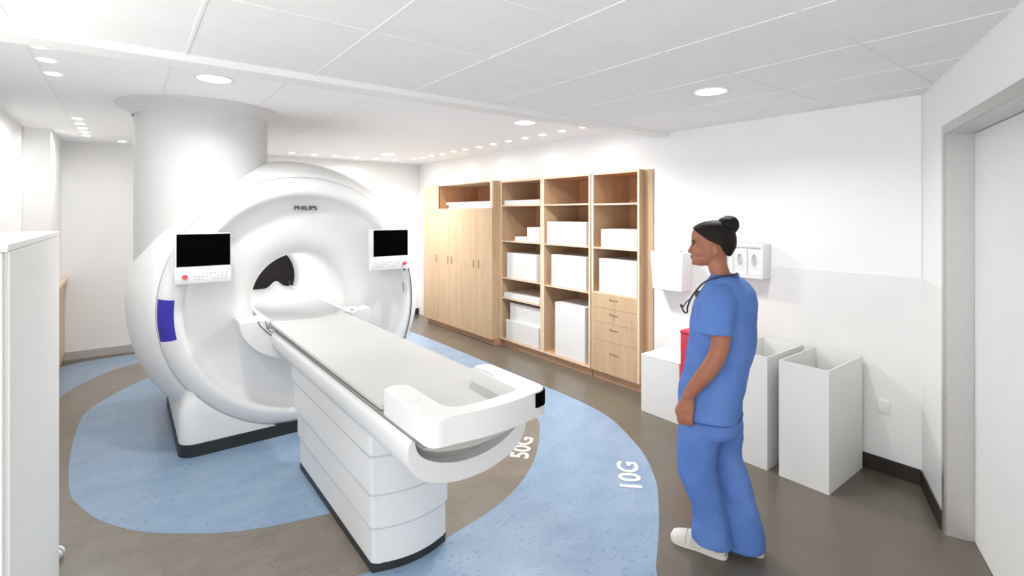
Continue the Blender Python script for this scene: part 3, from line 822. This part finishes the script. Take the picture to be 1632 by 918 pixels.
def warp(bm):
    T = [(0,0),(.80,0),(.95,-.018),(1.08,-.030),(1.30,-.030),(1.40,-.018),(2,-.018)]
    for v in bm.verts:
        z = v.co.z
        for (a,fa),(b,fb) in zip(T,T[1:]):
            if a <= z < b: v.co.x += fa+(fb-fa)*(z-a)/(b-a); break
    return bm
def remeshed(name, bm, m, parent, vox, smooth_it=4, disp=0.0, dscale=.1, sf=.5):
    o = link(name, bm, m, parent)
    r = o.modifiers.new('union', 'REMESH'); r.mode = 'VOXEL'; r.voxel_size = vox; r.use_smooth_shade = True
    s = o.modifiers.new('smooth', 'SMOOTH'); s.factor = sf; s.iterations = smooth_it
    if disp:
        tx = bpy.data.textures.new(name+' folds', 'CLOUDS'); tx.noise_scale = dscale; tx.noise_depth = 2
        d = o.modifiers.new('folds', 'DISPLACE'); d.texture = tx; d.strength = disp; d.mid_level = .5
    return o

# head table: z, front x, back x, half width
HT = [(1.418,.088,.052,.012),(1.424,.099,.030,.026),(1.436,.108,.008,.040),(1.450,.111,-.018,.049),(1.465,.110,-.040,.055),(1.482,.108,-.056,.061),(1.500,.108,-.067,.066),
      (1.520,.107,-.074,.069),(1.540,.113,-.079,.0715),(1.560,.116,-.082,.073),(1.580,.114,-.083,.072),(1.600,.106,-.080,.069),(1.616,.092,-.072,.062),(1.630,.070,-.058,.050),(1.640,.045,-.038,.034),(1.645,.018,-.015,.014)]
def head_ring(z, fx, bx, hw, n=36, g=0.0):
    cx = -.004 if z > 1.46 else (fx+bx)/2; out = []
    for k in range(n):
        t = 2*PI*k/n; c, s = math.cos(t), math.sin(t)
        a = (fx-cx if c > 0 else cx-bx)+g
        ex = 2.15
        x = cx + a*math.copysign(abs(c)**(2/ex), c); y = (hw+g)*math.copysign(abs(s)**(2/ex), s)
        if c > 0: y *= 1-.16*c*c
        out.append(Vector((x,y,z)))
    return out
body = BM()
add_loft(body, [head_ring(*h) for h in catmull(HT,2,False)])
# nose, lips, chin, brow, cheek, ears
add_loft(body, [ring((.108,0,1.533),.006,.007,12),ring((.113,0,1.515),.009,.008,12),ring((.117,0,1.500),.013,.010,12),ring((.121,0,1.489),.0145,.0145,12),ring((.117,0,1.481),.011,.015,12),ring((.110,0,1.478),.007,.010,12)])
ellipsoid(body,(.1115,0,1.4655),(.0075,.019,.0050)); ellipsoid(body,(.1100,0,1.4565),(.0080,.017,.0055))
ellipsoid(body,(.101,0,1.431),(.013,.018,.012))
for s in (-1,1):
    ellipsoid(body,(.104,s*.028,1.5365),(.010,.018,.005)); ellipsoid(body,(.066,s*.032,1.492),(.036,.0235,.030))
    ellipsoid(body,(-.006,s*.074,1.508),(.017,.006,.029),Matrix.Rotation(.2,4,'Y'))
# neck
add_loft(body, [ring((-.035,0,1.31),.060,.066),ring((-.030,0,1.36),.052,.056),ring((-.016,0,1.40),.048,.050),ring((-.006,0,1.44),.046,.048),ring((-.004,0,1.48),.048,.052)])
# trunk
add_loft(body, [ring((x,0,z),a,b,e=2.3) for x,z,a,b in ((-.02,.72,.09,.14),(0,.80,.105,.150),(0,.90,.100,.140),(-.005,1.02,.095,.128),(-.012,1.12,.105,.142),(-.02,1.20,.112,.155),(-.030,1.28,.100,.158),(-.034,1.325,.070,.12),(-.034,1.35,.05,.07))])
SH = Vector((-.03,.162,1.285))
# near (left) arm and far arm
limb(body, [(-.035,.130,1.270,.045),(-.035,.172,1.230,.045),(-.040,.202,1.14,.044),(-.030,.212,1.04,.041),(-.012,.215,.985,.042),(.018,.212,.93,.041),(.055,.205,.865,.034),(.078,.200,.820,.028)])
limb(body, [(-.035,-.130,1.270,.045),(-.045,-.172,1.230,.045),(-.055,-.202,1.14,.044),(-.070,-.212,1.04,.041),(-.060,-.215,.985,.040),(-.035,-.212,.93,.038),(-.005,-.205,.865,.031),(.015,-.200,.820,.026)])
def hand(bm, w, s):
    """w: wrist point, s=+1 left hand. Palm faces the thigh, fingers loosely curled back."""
    w = Vector(w)
    def q(x,y,z): return w + Vector((x, s*y, z))
    # palm block, thin across the body, knuckles low
    add_loft(bm, [[q(cx+a*math.cos(t), b*math.sin(t), z) for t in [2*PI*k/20 for k in range(20)]] for cx,z,a,b in ((-.004,.02,.028,.023),(.000,-.005,.031,.020),(.006,-.035,.038,.018),(.010,-.058,.041,.016),(.010,-.070,.036,.013))])
    # fingers: index at the front (x high) to little finger at the back
    for i,(fx,L,r) in enumerate(((.039,.92,.0095),(.020,1.0,.0098),(.000,.94,.0093),(-.019,.78,.0083))):
        r *= .90; pts = [(fx,.002,-.058,r+.0008),(fx+.001,.006,-.074-.018*L,r),(fx-.001,.000,-.092-.026*L,r*.96),(fx-.005,-.016,-.100-.026*L,r*.92),(fx-.008,-.027,-.088-.018*L,r*.88)]
        limb(bm, [(*q(*p[:3]),p[3]) for p in pts], 10)
    # thumb leaves the side of the palm near its base
    pts = [(.020,-.006,-.020,.0135),(.040,-.010,-.044,.0125),(.050,-.014,-.070,.0112),(.047,-.020,-.092,.0098)]
    limb(bm, [(*q(*p[:3]),p[3]) for p in pts], 10)
hand(body,(.080,.199,.800),1); hand(body,(.016,-.199,.800),-1)
# legs and feet
limb(body, [(0,.085,.80,.085),(.03,.080,.62,.075),(.065,.070,.47,.056),(.050,.060,.36,.052),(.000,.045,.20,.042),(-.020,.038,.10,.036)])
limb(body, [(-.02,-.085,.80,.085),(-.03,-.085,.62,.075),(-.04,-.085,.47,.056),(-.075,-.085,.36,.052),(-.12,-.085,.20,.042),(-.145,-.085,.10,.036)])
bd = remeshed('body', warp(body), 'skin', wm, .0036, 2)
# eyes and brows
for s in (-1,1):
    bm = BM(); ellipsoid(bm,(.0905,s*.0315,1.5225),(.0125,.0118,.0055)); ey = link('eye', warp(bm), 'eyew', wm, 60)
    bm = BM(); ellipsoid(bm,(.1000,s*.0335,1.5225),(.0040,.0075,.0050)); link('iris', warp(bm), 'eyed', ey, 60)
    bm = BM(); add_tube(bm, [(.110,s*.012,1.5405),(.109,s*.025,1.546),(.101,s*.040,1.545),(.090,s*.050,1.539)], .0028, 6); link('eyebrow', warp(bm), 'hair', wm, 60)
    bm = BM(); add_tube(bm, [(.1055,s*.018,1.525),(.1055,s*.030,1.5315),(.098,s*.043,1.526)], .0017, 6); link('eyelash', warp(bm), 'hair', wm, 60)
bm = BM(); ellipsoid(bm,(.1140,0,1.4655),(.0075,.018,.0042)); ellipsoid(bm,(.1120,0,1.4570),(.0080,.016,.0050)); link('lips', warp(bm), 'lips', wm, 60)
# hair: cap with hairline, and bun
bm = BM()
rings = [head_ring(*h, n=240, g=.0075) for h in catmull(HT[4:],14,False)]
R = [[bm.verts.new(p) for p in r] for r in rings]
top = bm.verts.new((0,0,1.6535))
def keep(p):
    x, z = p.x, p.z
    # forehead hairline slopes down to the ear and the nape
    if x > .02: lim = 1.548 + (x-.02)*.68
    elif x > -.03: lim = 1.528 + (x+.03)*.40
    else: lim = 1.470 + max(0,(x+.06))*1.9
    return z > lim
for A,B in zip(R,R[1:]):
    for k in range(len(A)):
        q = (A[k],A[(k+1)%240],B[(k+1)%240],B[k])
        if sum(keep(v.co) for v in q) >= 3: bm.faces.new(q)
for k in range(240): bm.faces.new((R[-1][k],R[-1][(k+1)%240],top))
bmesh.ops.delete(bm, geom=[v for v in bm.verts if not v.link_faces], context='VERTS')
hr = link('hair', warp(bm), 'hair', wm, 80)
sd = hr.modifiers.new('thickness','SOLIDIFY'); sd.thickness = .008; sd.offset = -.6
sm = hr.modifiers.new('smooth','SMOOTH'); sm.factor = .5; sm.iterations = 6
bm = BM(); ellipsoid(bm,(-.054,0,1.621),(.058,.052,.049),Matrix.Rotation(.5,4,'Y'),32,24); ellipsoid(bm,(-.070,0,1.545),(.028,.055,.060)); ellipsoid(bm,(-.030,0,1.605),(.05,.050,.040))
ellipsoid(bm,(-.062,0,1.505),(.020,.045,.035)); ellipsoid(bm,(-.045,0,1.642),(.026,.030,.018))
bn = remeshed('hair_bun', warp(bm), 'hair', wm, .005, 3, .006, .02)
# tunic
def sleeve(s, dx):
    add_loft(bm, [ring(c,a,b,28,ay=ay,e=2.2) for c,a,b,ay in (
        ((-.036,s*.06,1.300),.050,.050,(0,.35*s,.94)),((-.036,s*.115,1.292),.066,.056,(0,.45*s,.89)),((-.034+dx*.3,s*.160,1.262),.074,.062,(0,.72*s,.69)),
        ((-.030+dx*.6,s*.190,1.220),.078,.062,(0,.92*s,.39)),((-.022+dx,s*.205,1.165),.082,.062,(0,.98*s,.2)),((-.014+dx,s*.212,1.122),.086,.064,(0,.99*s,.12)))])
bm = BM()
TT = [(.010,.685,.148,.192),(.008,.72,.148,.190),(.000,.80,.152,.184),(-.006,.90,.152,.174),(-.016,1.00,.155,.168),(-.022,1.10,.155,.172),(-.028,1.18,.150,.178),(-.034,1.25,.142,.182),(-.042,1.30,.122,.168),(-.046,1.335,.098,.130),(-.044,1.362,.078,.092),(-.040,1.378,.066,.070)]
add_loft(bm, [ring((x,0,z),a,b,36,e=2.35) for x,z,a,b in TT])
sleeve(1, .010)
sleeve(-1, -.02)
tn = remeshed('scrub_top', warp(bm), 'scrub', wm, .007, 5, .020, .14)
bm = BM()
add_tube(bm, [( .010+.1495*math.cos(a), .1935*math.sin(a)*1.0, .672) for a in [2*PI*k/48 for k in range(49)]], .0025, 6)
bm.free()
bm = BM(); add_tube(bm, catmull([(-.040+.063*math.cos(a), .066*math.sin(a), 1.371-.012*math.cos(a)) for a in [2*PI*k/24 for k in range(25)]],2,False), .0045, 8)
link('neckband', warp(bm), 'scrubd', wm, 60)
# trousers
bm = BM()
add_loft(bm, [ring((x,0,z),a,b,36,e=2.4) for x,z,a,b in ((0,.76,.120,.165),(.002,.68,.135,.178),(.006,.63,.138,.176),(.008,.60,.128,.165))])
def trouser(pts): add_loft(bm, [ring((x,y,z),a,b,28,e=2.2) for x,y,z,a,b in pts])
trouser([(.025,.085,.70,.110,.090),(.040,.085,.62,.106,.090),(.052,.080,.54,.100,.085),(.062,.075,.46,.093,.082),(.058,.070,.40,.092,.080),(.034,.062,.33,.085,.078),(.010,.055,.25,.080,.078),(.000,.050,.17,.084,.080),(-.002,.048,.10,.092,.084),(-.010,.045,.065,.096,.086)])
trouser([(-.020,-.075,.70,.110,.090),(-.030,-.085,.62,.106,.090),(-.040,-.085,.54,.098,.085),(-.040,-.078,.46,.098,.085),(-.058,-.076,.38,.098,.084),(-.080,-.074,.30,.100,.082),(-.100,-.072,.22,.104,.082),(-.114,-.070,.14,.110,.085),(-.122,-.068,.07,.114,.088),(-.124,-.068,.022,.116,.088)])
remeshed('scrub_trousers', bm, 'scrub', wm, .007, 5, .022, .13)
bm = BM(); add_tube(bm, [(.010+.1505*math.copysign(abs(math.cos(a))**(2/2.35),math.cos(a)), .1935*math.copysign(abs(math.sin(a))**(2/2.35),math.sin(a)), .690) for a in [2*PI*k/48 for k in range(49)]], .003, 6)
link('hem_seam', bm, 'scrubd', wm, 60)
# shoes
def shoe(x, y, rot, name='shoe'):
    mt = Matrix.Translation((x,y,0)) @ Matrix.Rotation(rot,4,'Z')
    bm = BM()
    secs = [(-.130,.030,.060,.030),(-.110,.036,.075,.036),(-.070,.040,.082,.036),(-.02,.040,.078,.036),(.03,.044,.066,.033),(.075,.048,.052,.030),(.110,.046,.040,.026),(.132,.034,.030,.022)]
    rr = []
    for sx,hw,hh,_ in secs:
        rr.append([mt @ Vector((sx, hw*math.cos(t), .014+ (hh*math.sin(t) if math.sin(t)>0 else .004*math.sin(t)))) for t in [2*PI*k/24 for k in range(24)]])
    add_loft(bm, rr)
    so = remeshed(name, bm, 'shoe', wm, .005, 3)
    bm = BM()
    out = catmull([(-.137,0),(-.125,.032),(-.07,.040),(0,.040),(.07,.050),(.120,.042),(.142,0),(.120,-.038),(.07,-.044),(0,-.036),(-.07,-.038),(-.125,-.032)],5)
    A,B = add_prism(bm, out, 'z', .0012, .021)
    bmesh.ops.transform(bm, matrix=mt, verts=bm.verts)
    link('sole', bm, 'sole', so, 40).matrix_parent_inverse = Matrix.Identity(4)
    bm = BM()
    for sx, hw, hh in ((.055,.0475,.060),(.025,.0455,.069)):
        add_tube(bm, [mt @ Vector((sx, hw*math.cos(t), .014+hh*math.sin(t))) for t in [PI*k/14 for k in range(15)]], .0022, 6)
    link('strap_seam', bm, 'mat', so, 60)
shoe(.058,.020,-.12); shoe(-.095,-.070,.05)
# stethoscope
sth = thing('stethoscope','dark stethoscope hanging from the neck of the person in scrubs','stethoscope',(PO.x,PO.y,1.38),ang)
inv = Matrix.Translation((0,0,-1.38))
path = catmull([(-.10,.02,1.392),(-.085,.066,1.388),(-.03,.090,1.378),(.030,.090,1.356),(.078,.082,1.316),(.116,.072,1.262),(.135,.062,1.212),(.136,.060,1.190),(.146,.060,1.183),(.157,.060,1.195),(.163,.060,1.213)],6,False)
bm = BM(); add_tube(bm, path, .0042, 8); o = link('tubing', warp(bm), 'tube', sth, 60); o.matrix_parent_inverse = inv
bm = BM(); add_tube(bm, catmull([(.163,.060,1.213),(.153,.062,1.216),(.140,.064,1.240),(.112,.060,1.262)],5,False), .003, 8); o = link('ear_tube', warp(bm), 'tube', sth, 60); o.matrix_parent_inverse = inv
bm = BM(); ellipsoid(bm,(.165,.060,1.217),(.0075,.0075,.0075)); o = link('ear_tip', warp(bm), 'line', sth, 60); o.matrix_parent_inverse = inv
bm = BM(); add_box(bm,.066,.098,.060,.078,1.268,1.300,bev=.004,mtx=None); o = link('clip', warp(bm), 'tube', sth, 60); o.matrix_parent_inverse = inv

t1 = floor_text('10G', (2.577,2.125), (.242,.237), .325, .140); tag(t1,'ivory 10G lettering on the wide outer blue floor band','floor lettering')
t2 = floor_text('50G', (2.265,2.838), (.243,.231), .330, .132); tag(t2,'ivory 50G lettering on the brown floor band beside the table end','floor lettering')

# ------------------------------------------------------------------ world, camera, view
w = bpy.data.worlds.new('World'); scene.world = w; w.use_nodes = True
bg = w.node_tree.nodes['Background']; bg.inputs['Color'].default_value = (1,1,1,1); bg.inputs['Strength'].default_value = 2.0
cam = bpy.data.cameras.new('Camera'); co = bpy.data.objects.new('Camera', cam); COL.objects.link(co)
th = math.atan2(616, 804)
co.location = (0,0,1.68); co.rotation_euler = (PI/2, 0, -th)
cam.sensor_width = 36; cam.lens = 36*804/1632
cam.shift_y = -(459-341)/1632
cam.clip_start = .05
scene.camera = co
scene.view_settings.view_transform = 'Standard'; scene.view_settings.look = 'None'
scene.view_settings.gamma = 1; scene.view_settings.use_curve_mapping = False
scene.view_settings.exposure = 0.63
